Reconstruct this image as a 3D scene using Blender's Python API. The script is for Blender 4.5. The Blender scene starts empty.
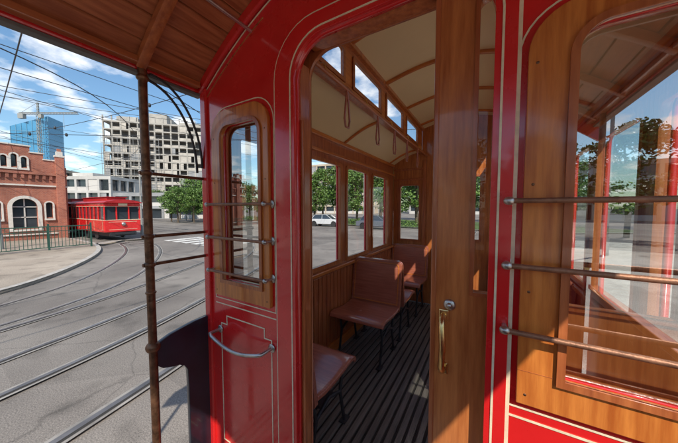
import bpy, bmesh, math, random
from mathutils import Vector, Matrix, noise
random.seed(7)
R=math.radians
sc=bpy.context.scene
CH=2.25            # eye height above ground
XC=-0.3825         # tram centre line
COL=sc.collection
# ------------------------------------------------------------ materials
def mat(name,col,rough=.6,metal=0,coat=0,var=0,vscale=8,bump=0,bscale=60,spec=.5,stretch=(1,1,1),col2=None,detail=6,dirt=0):
    m=bpy.data.materials.new(name); m.use_nodes=True
    nt=m.node_tree; b=nt.nodes['Principled BSDF']
    b.inputs['Base Color'].default_value=(*col,1); b.inputs['Roughness'].default_value=rough
    b.inputs['Metallic'].default_value=metal; b.inputs['Coat Weight'].default_value=coat
    b.inputs['Coat Roughness'].default_value=.08; b.inputs['Specular IOR Level'].default_value=spec
    tc=nt.nodes.new('ShaderNodeTexCoord'); mp=nt.nodes.new('ShaderNodeMapping')
    mp.inputs['Scale'].default_value=stretch
    nt.links.new(tc.outputs['Object'],mp.inputs[0])
    if var or col2:
        n=nt.nodes.new('ShaderNodeTexNoise'); n.inputs['Scale'].default_value=vscale; n.inputs['Detail'].default_value=detail
        n.inputs['Roughness'].default_value=.6
        nt.links.new(mp.outputs[0],n.inputs[0])
        r=nt.nodes.new('ShaderNodeValToRGB'); r.color_ramp.elements[0].position=.33; r.color_ramp.elements[1].position=.67
        c2=col2 if col2 else tuple(min(1,c*(1+var)) for c in col)
        c1=col if col2 else tuple(c*(1-var) for c in col)
        r.color_ramp.elements[0].color=(*c1,1); r.color_ramp.elements[1].color=(*c2,1)
        nt.links.new(n.outputs[0],r.inputs[0]); nt.links.new(r.outputs[0],b.inputs['Base Color'])
        mr=nt.nodes.new('ShaderNodeMapRange'); mr.inputs[3].default_value=max(0,rough-.08); mr.inputs[4].default_value=rough+.1
        nt.links.new(n.outputs[0],mr.inputs[0]); nt.links.new(mr.outputs[0],b.inputs['Roughness'])
    if dirt:   # smudges and wear: patchy gloss of the clear coat
        d=nt.nodes.new('ShaderNodeTexNoise'); d.inputs['Scale'].default_value=4.5; d.inputs['Detail'].default_value=12; d.inputs['Roughness'].default_value=.7
        nt.links.new(tc.outputs['Object'],d.inputs[0])
        q=nt.nodes.new('ShaderNodeMapRange'); q.inputs[1].default_value=.42; q.inputs[2].default_value=.68; q.inputs[3].default_value=.05; q.inputs[4].default_value=.05+dirt
        nt.links.new(d.outputs[0],q.inputs[0]); nt.links.new(q.outputs[0],b.inputs['Coat Roughness'])
    if bump:
        n2=nt.nodes.new('ShaderNodeTexNoise'); n2.inputs['Scale'].default_value=bscale; n2.inputs['Detail'].default_value=4
        nt.links.new(mp.outputs[0],n2.inputs[0])
        bp=nt.nodes.new('ShaderNodeBump'); bp.inputs['Strength'].default_value=bump; bp.inputs['Distance'].default_value=.01
        nt.links.new(n2.outputs[0],bp.inputs['Height']); nt.links.new(bp.outputs[0],b.inputs['Normal'])
    return m
def wood(name,c1,c2,axis,rough=.3,coat=.6):
    st={'x':(1.2,14,14),'y':(14,1.2,14),'z':(14,14,1.2)}[axis]
    return mat(name,c1,rough,coat=coat,col2=c2,vscale=3.2,stretch=st,bump=.12,bscale=6,detail=9,dirt=.25)
RED=mat('red_enamel',(.70,.018,.018),.26,coat=1,var=.12,vscale=3,bump=.06,bscale=7,dirt=.25)
REDD=mat('red_matt',(.42,.015,.018),.4,coat=.3,var=.15,vscale=2)
CREAMLINE=mat('cream_pinstripe',(.85,.72,.50),.4,var=.12,vscale=30)
WA=((.46,.115,.022),(.74,.25,.05))
WZ=wood('varnished_wood_z',*WA,'z'); WY=wood('varnished_wood_y',*WA,'y'); WX=wood('varnished_wood_x',*WA,'x')
WM=wood('door_wood_z',(.38,.105,.028),(.62,.215,.06),'z')
WB=((.32,.078,.026),(.54,.165,.052))
DZ=wood('dark_wood_z',*WB,'z'); DY=wood('dark_wood_y',*WB,'y'); DX=wood('dark_wood_x',*WB,'x')
CZ=wood('canopy_wood',(.28,.068,.026),(.54,.175,.07),'y',.4,.3)
SEAT=wood('seat_wood',(.34,.10,.06),(.50,.165,.10),'x',.22,.8)
CREAM=mat('cream_ceiling',(.94,.77,.44),.4,coat=.2,var=.03,vscale=2)
IRON=mat('dark_iron',(.03,.03,.034),.45,var=.3,vscale=20)
NAVY=mat('navy_paint',(.014,.018,.032),.3,coat=.6,var=.3,vscale=6)
COPPER=mat('worn_bronze',(.20,.10,.055),.42,metal=.7,var=.5,vscale=25,bump=.25,bscale=90)
RODM=mat('copper_rod',(.30,.145,.085),.5,metal=.5,var=.3,vscale=30,bump=.15,bscale=120)
BRASS=mat('brass',(.80,.55,.24),.28,metal=1,var=.15,vscale=30)
STEEL=mat('steel',(.55,.53,.50),.38,metal=1,var=.2,vscale=20)
SLAT=mat('floor_slat',(.10,.088,.078),.32,col2=(.24,.215,.19),vscale=3,stretch=(16,1,1),bump=.4,bscale=30,detail=9)
FLOOR=mat('floor_base',(.035,.032,.03),.6,var=.3)
ROOFG=mat('roof_canvas',(.16,.15,.14),.8,var=.2)
def glass(name,refl,tint=(.93,.96,.95),rough=0.0):
    m=bpy.data.materials.new(name); m.use_nodes=True; nt=m.node_tree
    for n in list(nt.nodes): nt.nodes.remove(n)
    o=nt.nodes.new('ShaderNodeOutputMaterial'); mx=nt.nodes.new('ShaderNodeMixShader')
    t=nt.nodes.new('ShaderNodeBsdfTransparent'); t.inputs[0].default_value=(*tint,1)
    g=nt.nodes.new('ShaderNodeBsdfGlossy'); g.inputs['Roughness'].default_value=rough; g.inputs[0].default_value=(1,1,1,1)
    f=nt.nodes.new('ShaderNodeLayerWeight'); f.inputs[0].default_value=.5
    p=nt.nodes.new('ShaderNodeMath'); p.operation='POWER'; p.inputs[1].default_value=5
    nt.links.new(f.outputs['Facing'],p.inputs[0])
    a=nt.nodes.new('ShaderNodeMath'); a.operation='ADD'; a.use_clamp=True; a.inputs[1].default_value=refl
    nt.links.new(p.outputs[0],a.inputs[0]); nt.links.new(a.outputs[0],mx.inputs[0])
    nt.links.new(t.outputs[0],mx.inputs[1]); nt.links.new(g.outputs[0],mx.inputs[2]); nt.links.new(mx.outputs[0],o.inputs[0])
    return m
GL=glass('window_glass',.025,(.99,.995,.99)); GLR=glass('bulkhead_glass',.36,(.80,.84,.82))
# ------------------------------------------------------------ helpers
def empty(name,loc=(0,0,0),rz=0):
    e=bpy.data.objects.new(name,None); e.location=loc; e.rotation_euler=(0,0,rz); COL.objects.link(e); return e
def obj(name,me,parent=None,mats=(),bevel=0,smooth=False):
    o=bpy.data.objects.new(name,me); COL.objects.link(o)
    for m in mats: me.materials.append(m)
    if parent: o.parent=parent
    if bevel:
        md=o.modifiers.new('bevel','BEVEL'); md.width=bevel; md.segments=2; md.limit_method='ANGLE'; md.angle_limit=R(40)
    if smooth:
        for p in me.polygons: p.use_smooth=True
    return o
def boxes(name,lst,m,parent=None,bevel=0):
    bm=bmesh.new()
    for b in lst:
        x0,x1,y0,y1,z0,z1=b[:6]
        vs=[bm.verts.new(p) for p in ((x0,y0,z0),(x1,y0,z0),(x1,y1,z0),(x0,y1,z0),(x0,y0,z1),(x1,y0,z1),(x1,y1,z1),(x0,y1,z1))]
        for f in ((3,2,1,0),(4,5,6,7),(0,1,5,4),(1,2,6,5),(2,3,7,6),(3,0,4,7)):
            fc=bm.faces.new([vs[i] for i in f]); 
            if len(b)>6: fc.material_index=b[6]
    bmesh.ops.recalc_face_normals(bm,faces=bm.faces)
    me=bpy.data.meshes.new(name); bm.to_mesh(me); bm.free()
    return obj(name,me,parent,m if isinstance(m,(list,tuple)) else [m],bevel)
def conv(cu):
    o=bpy.data.objects.new('tmp',cu); COL.objects.link(o)
    dg=bpy.context.evaluated_depsgraph_get()
    me=bpy.data.meshes.new_from_object(o.evaluated_get(dg))
    bpy.data.objects.remove(o); bpy.data.curves.remove(cu)
    return me
def plate(name,loops,t0,t1,plane,m,parent=None,bevel=0):
    cu=bpy.data.curves.new('c','CURVE'); cu.dimensions='2D'; cu.fill_mode='BOTH'; cu.extrude=abs(t1-t0)/2
    for lp in loops:
        s=cu.splines.new('POLY'); s.points.add(len(lp)-1)
        for i,p in enumerate(lp): s.points[i].co=(p[0],p[1],0,1)
        s.use_cyclic_u=True
    me=conv(cu); mid=(t0+t1)/2
    for v in me.vertices:
        a,b,c=v.co
        v.co={'xz':(a,mid+c,b),'yz':(mid+c,a,b),'xy':(a,b,mid+c)}[plane]
    bm=bmesh.new(); bm.from_mesh(me); bmesh.ops.remove_doubles(bm,verts=bm.verts,dist=1e-5)
    bmesh.ops.recalc_face_normals(bm,faces=bm.faces); bm.to_mesh(me); bm.free()
    me.materials.clear()
    return obj(name,me,parent,[m],bevel)
def rr(x0,x1,z0,z1,rt=0,rb=0,n=8):
    pts=[]
    def arc(cx,cz,r,a0):
        if r<=0: pts.append((cx,cz)); return
        for i in range(n+1):
            a=R(a0+90*i/n); pts.append((cx+r*math.cos(a),cz+r*math.sin(a)))
    arc(x1-rt,z1-rt,rt,0); arc(x0+rt,z1-rt,rt,90); arc(x0+rb,z0+rb,rb,180); arc(x1-rb,z0+rb,rb,270)
    return pts
def quad(name,pts,m,parent=None):
    me=bpy.data.meshes.new(name); me.from_pydata(pts,[],[tuple(range(len(pts)))]); return obj(name,me,parent,[m])
def pane(name,a,b,c,d,t,plane,m,parent):
    P=[(a,c),(b,c),(b,d),(a,d)]
    return quad(name,[(p,t,q) if plane=='xz' else (t,p,q) for p,q in P],m,parent)
def ring(name,x0,x1,z0,z1,w,t0,t1,plane,m,parent,rt=0,rb=0,bevel=0):
    return plate(name,[rr(x0,x1,z0,z1,rt,rb),rr(x0+w,x1-w,z0+w,z1-w,max(0,rt-w),max(0,rb-w))],t0,t1,plane,m,parent,bevel)
def tubes(name,lines,r,m,parent=None,res=3,cyc=False):
    cu=bpy.data.curves.new('c','CURVE'); cu.dimensions='3D'; cu.bevel_depth=r; cu.bevel_resolution=res; cu.use_fill_caps=True
    for L in lines:
        s=cu.splines.new('POLY'); s.points.add(len(L)-1)
        for i,p in enumerate(L): s.points[i].co=(*p,1)
        s.use_cyclic_u=cyc
    me=conv(cu); me.materials.clear()
    return obj(name,me,parent,[m],smooth=True)
def balls(name,lst,m,parent=None):
    bm=bmesh.new()
    for (c,r) in lst:
        sx,sy,sz=(r,r,r) if not isinstance(r,tuple) else r
        bmesh.ops.create_uvsphere(bm,u_segments=14,v_segments=10,radius=1,matrix=Matrix.Translation(c)@Matrix.Diagonal((sx,sy,sz,1)))
    me=bpy.data.meshes.new(name); bm.to_mesh(me); bm.free()
    return obj(name,me,parent,[m],smooth=True)
def loft(name,prof,y0,y1,m,parent,thick=0):
    n=len(prof); vs=[(x,y0,z) for x,z in prof]+[(x,y1,z) for x,z in prof]
    fs=[(i,i+1,n+i+1,n+i) for i in range(n-1)]
    me=bpy.data.meshes.new(name); me.from_pydata(vs,[],fs)
    o=obj(name,me,parent,[m],smooth=True)
    if thick:
        s=o.modifiers.new('s','SOLIDIFY'); s.thickness=thick; s.offset=0
    return o
def catmull(P,n=10):
    out=[]
    P=[Vector(p) for p in P]; Q=[P[0]*2-P[1]]+P+[P[-1]*2-P[-2]]
    for i in range(1,len(Q)-2):
        for k in range(n):
            t=k/n; a,b,c,d=Q[i-1],Q[i],Q[i+1],Q[i+2]
            out.append(.5*((2*b)+(-a+c)*t+(2*a-5*b+4*c-d)*t*t+(-a+3*b-3*c+d)*t**3))
    out.append(P[-1]); return out
def offs(P,o):
    out=[]
    for i,p in enumerate(P):
        a=P[max(0,i-1)]; b=P[min(len(P)-1,i+1)]; d=(b-a).normalized(); out.append(Vector((p.x-d.y*o,p.y+d.x*o)))
    return out

# ============================================================ TRAM
tram=empty('vintage_tram',(0,0,CH))
FZ=-1.5
def roofz(x): return .70+.42*(1-((x-XC)/1.06)**2)
XL=-1.44; XR=2*XC-XL
top=[(XL+(XR-XL)*i/30,roofz(XL+(XR-XL)*i/30)-.002) for i in range(31)]
GLL=(-1.27,-.965,-.40,.44); GLRt=(.178,.52,-.47,.46)
bulk=[[(XL,FZ-.3)]+top+[(XR,FZ-.3)],rr(-.754,0,FZ,.72,.15),rr(*GLL,.05),rr(*GLRt,.05)]
plate('bulkhead_panel',bulk,.90,.93,'xz',RED,tram)
boxes('corner_post',[(XL-.02,XL+.035,.885,1.0,FZ-.3,.68),(XR-.035,XR+.02,.885,1.0,FZ-.3,.68)],RED,tram,.008)
plate('door_surround',[rr(-.868,.055,FZ,.80,.22),rr(-.754,0,FZ-.001,.72,.15)],.884,.899,'xz',RED,tram,.005)
plate('door_surround_line',[rr(-.880,.065,FZ,.812,.23),rr(-.868,.055,FZ-.001,.80,.22)],.892,.8995,'xz',CREAMLINE,tram)
plate('door_inner_line',[rr(-.777,.023,FZ,.743,.173),rr(-.771,.017,FZ-.001,.737,.167)],.881,.8835,'xz',CREAMLINE,tram)
boxes('door_jamb',[(-.785,-.754,.931,1.0,FZ,.66),(-.72,-.1,.931,1.0,.722,.75),(.001,.03,.931,.944,FZ,.66)],DZ,tram,.003)
tubes('door_edge_bead',[[(-.75,.94,FZ)]+[(-.75,.94,.4)]],.008,DZ,tram)
def cprof(e):
    L=[(XC-(.9975-.45*t),.70+e+.17*math.sin(t*math.pi/2)) for t in [i/8 for i in range(9)]]
    U=[(XC-.5475+1.095*i/14,1.21+e+.10*math.sin(math.pi*i/14)) for i in range(15)]
    Rr=[(2*XC-a,b) for a,b in L[::-1]]
    return L+U+Rr
plate('inner_bulkhead_lining',[[(-1.38,FZ)]+cprof(.02)+[(.615,FZ)],
      rr(-.758,.42,FZ-.001,.725,.12),rr(-1.275,-.96,-.41,.45,.03)],1.0,1.02,'xz',DZ,tram)
plate('clerestory_end',[[(-1.03,.98),(-1.03,1.24),(-.38,1.37),(.26,1.24),(.26,.98)]],.95,.99,'xz',REDD,tram)
for nm,(a,b,c,d),(f0,f1,f2,f3) in (('window_frame_near_side',GLL,(-1.345,-.91,-.49,.52)),('window_frame_off_side',GLRt,(.080,.60,-.565,.53))):
    plate(nm,[rr(f0,f1,f2,f3,.11,.0),rr(a,b,c,d,.07,.0)],.878,.8995,'xz',WZ,tram,.004)
    boxes(nm+'_joints',[(f0+.001,a-.016,.8772,.8785,c+.004,c+.0055),(b+.016,f1-.001,.8772,.8785,c+.004,c+.0055)],DZ,tram)
    ring(nm+'_bead',a-.012,b+.012,c-.012,d+.012,.018,.868,.878,'xz',DZ,tram,.08)
    pane(nm+'_glass',a-.005,b+.005,c-.005,d+.005,.907,'xz',GLR,tram)
    ring(nm+'_line',f0-.022,f1+.022,f2-.028,f3+.026,.005,.8975,.8993,'xz',CREAMLINE,tram,.13)
    balls(nm+'_screws',[((x,.878,z),(.004,.0015,.004)) for x in (f0+.02,f1-.02) for z in (f2+.03,f2+.33,f2+.63,f3-.14)],COPPER,tram)
    z1=f2-.06; z0=-1.42; n=.05
    def notch(x0,x1,z0,z1,k,e=0):
        x0+=e;x1-=e;z0+=e;z1-=e
        return [(x0+k,z1),(x0+k,z1-k),(x0,z1-k),(x0,z0+k),(x0+k,z0+k),(x0+k,z0),(x1-k,z0),(x1-k,z0+k),(x1,z0+k),(x1,z1-k),(x1-k,z1-k),(x1-k,z1)]
    plate(nm+'_kick_line',[notch(f0+.02,f1-.01,z0,z1-.06,n),notch(f0+.02,f1-.01,z0,z1-.06,n,.006)],.8975,.8993,'xz',CREAMLINE,tram)
    boxes(nm+'_sill_line',[(f0-.022,f1+.022,.8975,.8993,z1,z1+.006)],CREAMLINE,tram)
def archband(d0,d1,y0,y1,name,m,x0=XL,x1=XR):
    up=[(x0+(x1-x0)*i/40,roofz(x0+(x1-x0)*i/40)-d0) for i in range(41)]
    dn=[(x0+(x1-x0)*i/40,roofz(x0+(x1-x0)*i/40)-d1) for i in range(41)]
    return plate(name,[up+dn[::-1]],y0,y1,'xz',m,tram)
archband(.004,.05,.87,.8995,'arch_moulding',RED)
archband(.054,.060,.8965,.8993,'arch_line',CREAMLINE,XL+.03,XR-.03)
archband(.095,.101,.8965,.8993,'arch_line_inner',BRASS,XL+.03,-.95)
rods=[];kn=[];
for z in (.02,-.16,-.345):
    for a,b in ((-1.35,-.905),(.045,.63)):
        rods.append([(a,.845,z),(b,.845,z)])
        for q in (a,b): kn.append(((q,.845,z),(.014,.012,.012))); kn.append(((q,.895,z),(.017,.006,.022)))
tubes('grab_rods',rods,.0075,RODM,tram)
tubes('grab_rod_stems',[[(q[0][0],.845,q[0][2]),(q[0][0],.898,q[0][2])] for q in kn[::2]],.0065,STEEL,tram)
balls('grab_rod_knobs',kn,STEEL,tram)
hp=[(-1.33,.895,-.70),(-1.33,.83,-.70),(-1.30,.82,-.705)]+[(-1.30+.36*i/10,.82,-.705-.035*math.sin(math.pi*i/10)) for i in range(1,10)]+[(-.94,.82,-.705),(-.92,.83,-.70),(-.92,.895,-.70)]
tubes('boarding_handle',[hp],.009,STEEL,tram)
balls('handle_rosettes',[((-1.33,.895,-.70),(.022,.006,.022)),((-.92,.895,-.70),(.022,.006,.022))],STEEL,tram)
N=22
bm=bmesh.new()
y0,y1=-.95,.9
for i in range(N):
    xa=XL-.03+(XR-XL+.06)*i/N+.004; xb=XL-.03+(XR-XL+.06)*(i+1)/N-.004
    za,zb=roofz(xa),roofz(xb)
    q=[bm.verts.new(p) for p in ((xa,y0,za),(xb,y0,zb),(xb,y1,zb),(xa,y1,za),(xa,y0,za+.015),(xb,y0,zb+.015),(xb,y1,zb+.015),(xa,y1,za+.015))]
    for f in ((3,2,1,0),(4,5,6,7),(0,1,5,4),(1,2,6,5),(2,3,7,6),(3,0,4,7)): bm.faces.new([q[k] for k in f])
me=bpy.data.meshes.new('canopy_boards'); bm.to_mesh(me); bm.free(); obj('canopy_boards',me,tram,[CZ],.002)
prof=[(XL-.05+(XR-XL+.1)*i/30,roofz(XL-.05+(XR-XL+.1)*i/30)+.03) for i in range(31)]
loft('canopy_roof',prof,-1.0,.95,ROOFG,tram,.02)
for k,y in enumerate((-.85,-.38,.12,.59)):
    up=[(XL+.01+(XR-XL-.02)*i/30,roofz(XL+(XR-XL)*i/30)-.001) for i in range(31)]
    dn=[(a,b-.045) for a,b in up]
    plate('canopy_rib_%d'%k,[up+dn[::-1]],y-.02,y+.02,'xz',DX,tram,.004)
e0=roofz(XL)
boxes('canopy_fascia',[(XL-.055,XL-.015,-1.0,.9,e0-.045,e0+.05),(XR+.015,XR+.055,-1.0,.9,e0-.045,e0+.05)],RED,tram,.008)
boxes('canopy_drip_rail',[(XL-.058,XL-.012,-1.0,.9,e0-.062,e0-.047),(XR+.012,XR+.058,-1.0,.9,e0-.062,e0-.047)],ROOFG,tram,.003)
boxes('canopy_wall_plate',[(XL-.012,XL+.03,-1.0,.865,e0-.03,e0+.0),(XR-.03,XR+.012,-1.0,.865,e0-.03,e0)],DY,tram,.003)
plate('canopy_front_arch',[prof+[(a,b-.16) for a,b in prof[::-1]]],-1.02,-.985,'xz',RED,tram)
tubes('bell_cord_rod',[[(-1.0,-.9,.84),(-1.0,.87,.84)]],.008,STEEL,tram)
PY=.6
tubes('platform_post',[[(XL-.005,PY,FZ-.1),(XL-.005,PY,.68)]],.019,COPPER,tram,4)
tubes('platform_post_others',[[(XL-.005,-.75,FZ-.1),(XL-.005,-.75,.68)],[(XR+.005,-.75,FZ-.1),(XR+.005,-.75,.68)],[(XR+.005,PY,FZ-.1),(XR+.005,PY,.68)]],.019,COPPER,tram,4)
balls('post_collars',[((XL-.005,PY,z),(.027,.027,.018)) for z in (.17,-.14,-.28,.62)]+[((XL-.005,PY,-.70),(.033,.033,.03)),((XL-.005,PY,-.42),(.024,.024,.012))],COPPER,tram)
tubes('gate_bars',[[(XL-.005,PY-.03,z),(XL-.005,.895,z)] for z in (.17,-.14,-.28)]+[[(XR+.005,PY-.03,z),(XR+.005,.895,z)] for z in (.17,-.14,-.28)],.0085,COPPER,tram)
def sidep():
    L=[(.585,-.70),(.68,-.665),(.80,-.645),(.89,-.64),(.89,FZ-.2),(.765,FZ-.2),(.765,-1.0)]
    L+=[(.765-.07+.07*math.cos(R(a)),-.93+.08*math.sin(R(a))) for a in (20,45,70,90)]
    L+=[(.64,-.83),(.61,-.80),(.585,-.77)]
    return L
plate('platform_side_plate',[sidep()],XL-.02,XL+.005,'yz',NAVY,tram,.003)
plate('platform_closed_side',[rr(-.75,.89,FZ-.3,-.60,.05)],XR-.015,XR+.012,'yz',DZ,tram,.004)
boxes('closed_side_rail',[(XR-.03,XR+.025,-.75,.885,-.60,-.565)],WY,tram,.006)
boxes('closed_side_skin',[(XR+.014,XR+.02,-.75,.885,FZ-.3,-.62)],RED,tram)
br=[[(XL+.0,.63+.25*math.sin(R(a))-.03*k,.65-.42*(1-math.cos(R(a)))-.03*k) for a in range(0,91,6)] for k in (0,1)]
tubes('canopy_bracket',br,.0065,IRON,tram)
boxes('platform_floor',[(XL,XR,-.95,.9,FZ-.08,FZ-.012)],FLOOR,tram)
boxes('platform_floor_slats',[(XL+.02+i*.055,XL+.055+i*.055,-.9,.88,FZ-.012,FZ) for i in range(37)],SLAT,tram,.002)
dash=[(XC+1.02*math.sin(R(a)),-.62-.42*math.cos(R(a))) for a in range(-80,81,8)]
vs=[(x,y,FZ-.35) for x,y in dash]+[(x,y,-.45) for x,y in dash]; n=len(dash)
me=bpy.data.meshes.new('front_dash'); me.from_pydata(vs,[],[(i,i+1,n+i+1,n+i) for i in range(n-1)])
o=obj('front_dash',me,tram,[REDD]); s=o.modifiers.new('s','SOLIDIFY'); s.thickness=.02
tubes('front_dash_rail',[[(x,y,-.44) for x,y in dash]],.02,BRASS,tram)
tubes('windscreen_posts',[[(XC+q*.36,-1.0,-.45),(XC+q*.36,-1.0,.95)] for q in (-1,1)],.02,DZ,tram)
boxes('controller_stand',[(XC-.5,XC-.22,-.92,-.68,FZ,-.42)],IRON,tram,.02)
wins=[(1.07,1.65),(1.77,2.37),(2.49,3.09),(3.21,3.81)]
for s,tag in ((-1,'near_side'),(1,'off_side')):
    X=lambda o_: XC+s*o_
    holes=[rr(a,b,-.58,.46,.04) for a,b in wins]
    o1,o2=sorted((X(1.0575),X(1.035)))
    plate('body_side_'+tag,[rr(.93,4.16,FZ-.3,.72)]+holes,o1,o2,'yz',RED,tram)
    o1,o2=sorted((X(1.03),X(.9975)))
    plate('wall_lining_'+tag,[rr(1.02,4.1,FZ,.72)]+holes,o1,o2,'yz',DZ,tram,.003)
    for k,(a,b) in enumerate(wins):
        pane('window_glass_%s_%d'%(tag,k),a-.005,b+.005,-.585,.465,X(1.022),'yz',GL,tram)
        q1,q2=sorted((X(1.012),X(.985)))
        plate('window_sash_%s_%d'%(tag,k),[rr(a-.012,b+.012,-.592,.472,.04),rr(a+.022,b-.022,-.55,.44,.03)],q1,q2,'yz',WM,tram,.003)
    bl=[]
    y=1.03
    while y<4.07:
        a,b=sorted((X(.9975),X(.989))); bl.append((a,b,y,y+.06,FZ+.12,-.66)); y+=.07
    boxes('wainscot_boards_'+tag,bl,DZ,tram,.004)
    a,b=sorted((X(.998),X(.955))); 
    boxes('window_sill_'+tag,[(a,b,1.03,4.09,-.635,-.602)],WY,tram,.006)
    a,b=sorted((X(.998),X(.97)))
    boxes('letterboard_moulding_'+tag,[(a,b,1.03,4.09,.52,.55),(a,b,1.03,4.09,.66,.70),(a,b,1.03,4.09,FZ,FZ+.11)],WY,tram,.006)
    pr=[(X(.9975-.45*t),.70+.17*math.sin(t*math.pi/2)) for t in [i/10 for i in range(11)]]
    loft('ceiling_lower_'+tag,pr,1.02,4.1,CREAM,tram)
    pr2=[(X(1.09-.51*t),.70+.24*math.sin(t*math.pi/2)) for t in [i/10 for i in range(11)]]
    loft('roof_lower_'+tag,pr2,.95,4.2,ROOFG,tram,.01)
    for k,y in enumerate((2.43,3.87)):
        plate('ceiling_rib_%s_%d'%(tag,k),[pr+[(a,b-.022) for a,b in pr[::-1]]],y-.014,y+.014,'xz',WX,tram,.003)
    cl=[(1.13,1.63),(1.79,2.35),(2.51,3.07),(3.23,3.79)]
    o1,o2=sorted((X(.5475),X(.5675)))
    plate('clerestory_side_'+tag,[rr(1.02,4.1,.85,1.24)]+[rr(a,b,.925,1.135,.02) for a,b in cl],o1,o2,'yz',WY,tram,.003)
    for k,(a,b) in enumerate(cl):
        pane('clerestory_glass_%s_%d'%(tag,k),a-.005,b+.005,.92,1.14,X(.557),'yz',GL,tram)
        q1,q2=sorted((X(.546),X(.536)))
        ring('clerestory_sash_%s_%d'%(tag,k),a-.02,b+.02,.905,1.155,.028,q1,q2,'yz',DY,tram,.02)
    a,b=sorted((X(.58),X(.515)))
    boxes('clerestory_beams_'+tag,[(a,b,1.03,4.09,.835,.875),(a,b,1.03,4.09,1.185,1.225)],WM,tram,.006)
    xr=X(.47)
    tubes('strap_rail_'+tag,[[(xr,1.03,.80),(xr,4.09,.80)]],.013,DY,tram)
    tubes('strap_rail_brackets_'+tag,[[(X(.52),y,.86),(X(.49),y,.86),(xr,y,.80)] for y in (1.3,1.9,2.5,3.1,3.7)],.008,BRASS,tram)
    st=[]
    for y in (1.55,2.1,2.55,3.0,3.5):
        st+=[[(xr,y,.815),(xr,y-.012,.75),(xr,y-.035,.60),(xr,y-.02,.55),(xr,y+.02,.55),(xr,y+.035,.60),(xr,y+.012,.75),(xr,y,.815)]]
    tubes('leather_straps_'+tag,st,.0075,SEAT,tram)
pr=[(XC-.56+1.12*i/20,1.21+.10*math.sin(math.pi*i/20)) for i in range(21)]
loft('ceiling_upper',pr,1.02,4.1,CREAM,tram)
loft('roof_upper',[(XC-.64+1.28*i/20,1.25+.12*math.sin(math.pi*i/20)) for i in range(21)],.93,4.2,ROOFG,tram,.012)
for k,y in enumerate((1.71,2.43,3.15,3.87)):
    plate('ceiling_rib_top_%d'%k,[pr+[(a,b-.024) for a,b in pr[::-1]]],y-.016,y+.016,'xz',WX,tram,.003)
plate('far_bulkhead',[[(-1.38,FZ)]+cprof(.02)+[(.615,FZ)],
   rr(-1.26,-.96,-.50,.36,.05),rr(XC*2+.96,XC*2+1.26,-.50,.36,.05),rr(XC-.26,XC+.26,-.45,.45,.05)],4.1,4.14,'xz',WM,tram,.003)
for k,(a,b,c,d) in enumerate(((-1.26,-.96,-.50,.36),(XC*2+.96,XC*2+1.26,-.50,.36),(XC-.26,XC+.26,-.45,.45))):
    pane('far_glass_%d'%k,a,b,c,d,4.12,'xz',GL,tram)
    ring('far_sash_%d'%k,a-.025,b+.025,c-.025,d+.025,.03,4.085,4.099,'xz',DZ,tram,.05)
boxes('far_bulkhead_stiles',[(-.90,-.86,4.08,4.099,FZ,.74),(-1.37,-.9,4.085,4.099,.44,.47),(-1.37,-.9,4.085,4.099,-.62,-.59),(-1.37,-.9,4.085,4.099,.60,.63)],DZ,tram,.004)
boxes('saloon_floor',[(XL+.02,XR-.02,.9,4.16,FZ-.08,FZ-.012)],FLOOR,tram)
boxes('saloon_floor_slats',[(-1.36+i*.058,-1.36+.040+i*.058,.95,4.08,FZ-.012,FZ+.004) for i in range(34)],SLAT,tram,.003)
boxes('underframe',[(XL+.15,XR-.15,-.8,4.9,FZ-.28,FZ-.1)],IRON,tram)
bm=bmesh.new()
for y in (1.6,3.4):
    for x in (XC-.72,XC+.72):
        bmesh.ops.create_cone(bm,cap_ends=True,segments=28,radius1=.38,radius2=.38,depth=.1,matrix=Matrix.Translation((x,y,-CH+.39))@Matrix.Rotation(R(90),4,'Y'))
me=bpy.data.meshes.new('wheels'); bm.to_mesh(me); bm.free(); obj('wheels',me,tram,[IRON])

sd=empty('sliding_door',(0,0,CH))
plate('door_leaf',[rr(-.165,.56,FZ+.01,.73),rr(-.045,.42,-.28,.66,.03)],.947,.983,'xz',WM,sd,.004)
boxes('door_edge_strip',[(-.176,-.158,.944,.988,FZ+.01,.73)],DZ,sd,.004)
ring('door_glass_bead',-.053,.43,-.29,.67,.012,.938,.9468,'xz',DZ,sd,.03)
pane('door_glass',-.05,.425,-.285,.665,.962,'xz',GL,sd)
hx=-.13; dz=-.03
tubes('door_handle',[[(hx,.944,-.345+dz),(hx,.915,-.35+dz),(hx,.902,-.37+dz),(hx+.004,.899,-.44+dz),(hx,.902,-.51+dz),(hx,.915,-.53+dz),(hx,.944,-.535+dz)]],.011,BRASS,sd)
boxes('handle_plates',[(hx-.016,hx+.016,.940,.9465,-.365+dz,-.325+dz),(hx-.016,hx+.016,.940,.9465,-.555+dz,-.515+dz)],BRASS,sd,.003)
balls('door_lock',[((-.112,.944,-.335),(.020,.009,.020)),((-.112,.935,-.335),(.009,.009,.009))],STEEL,sd)

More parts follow.
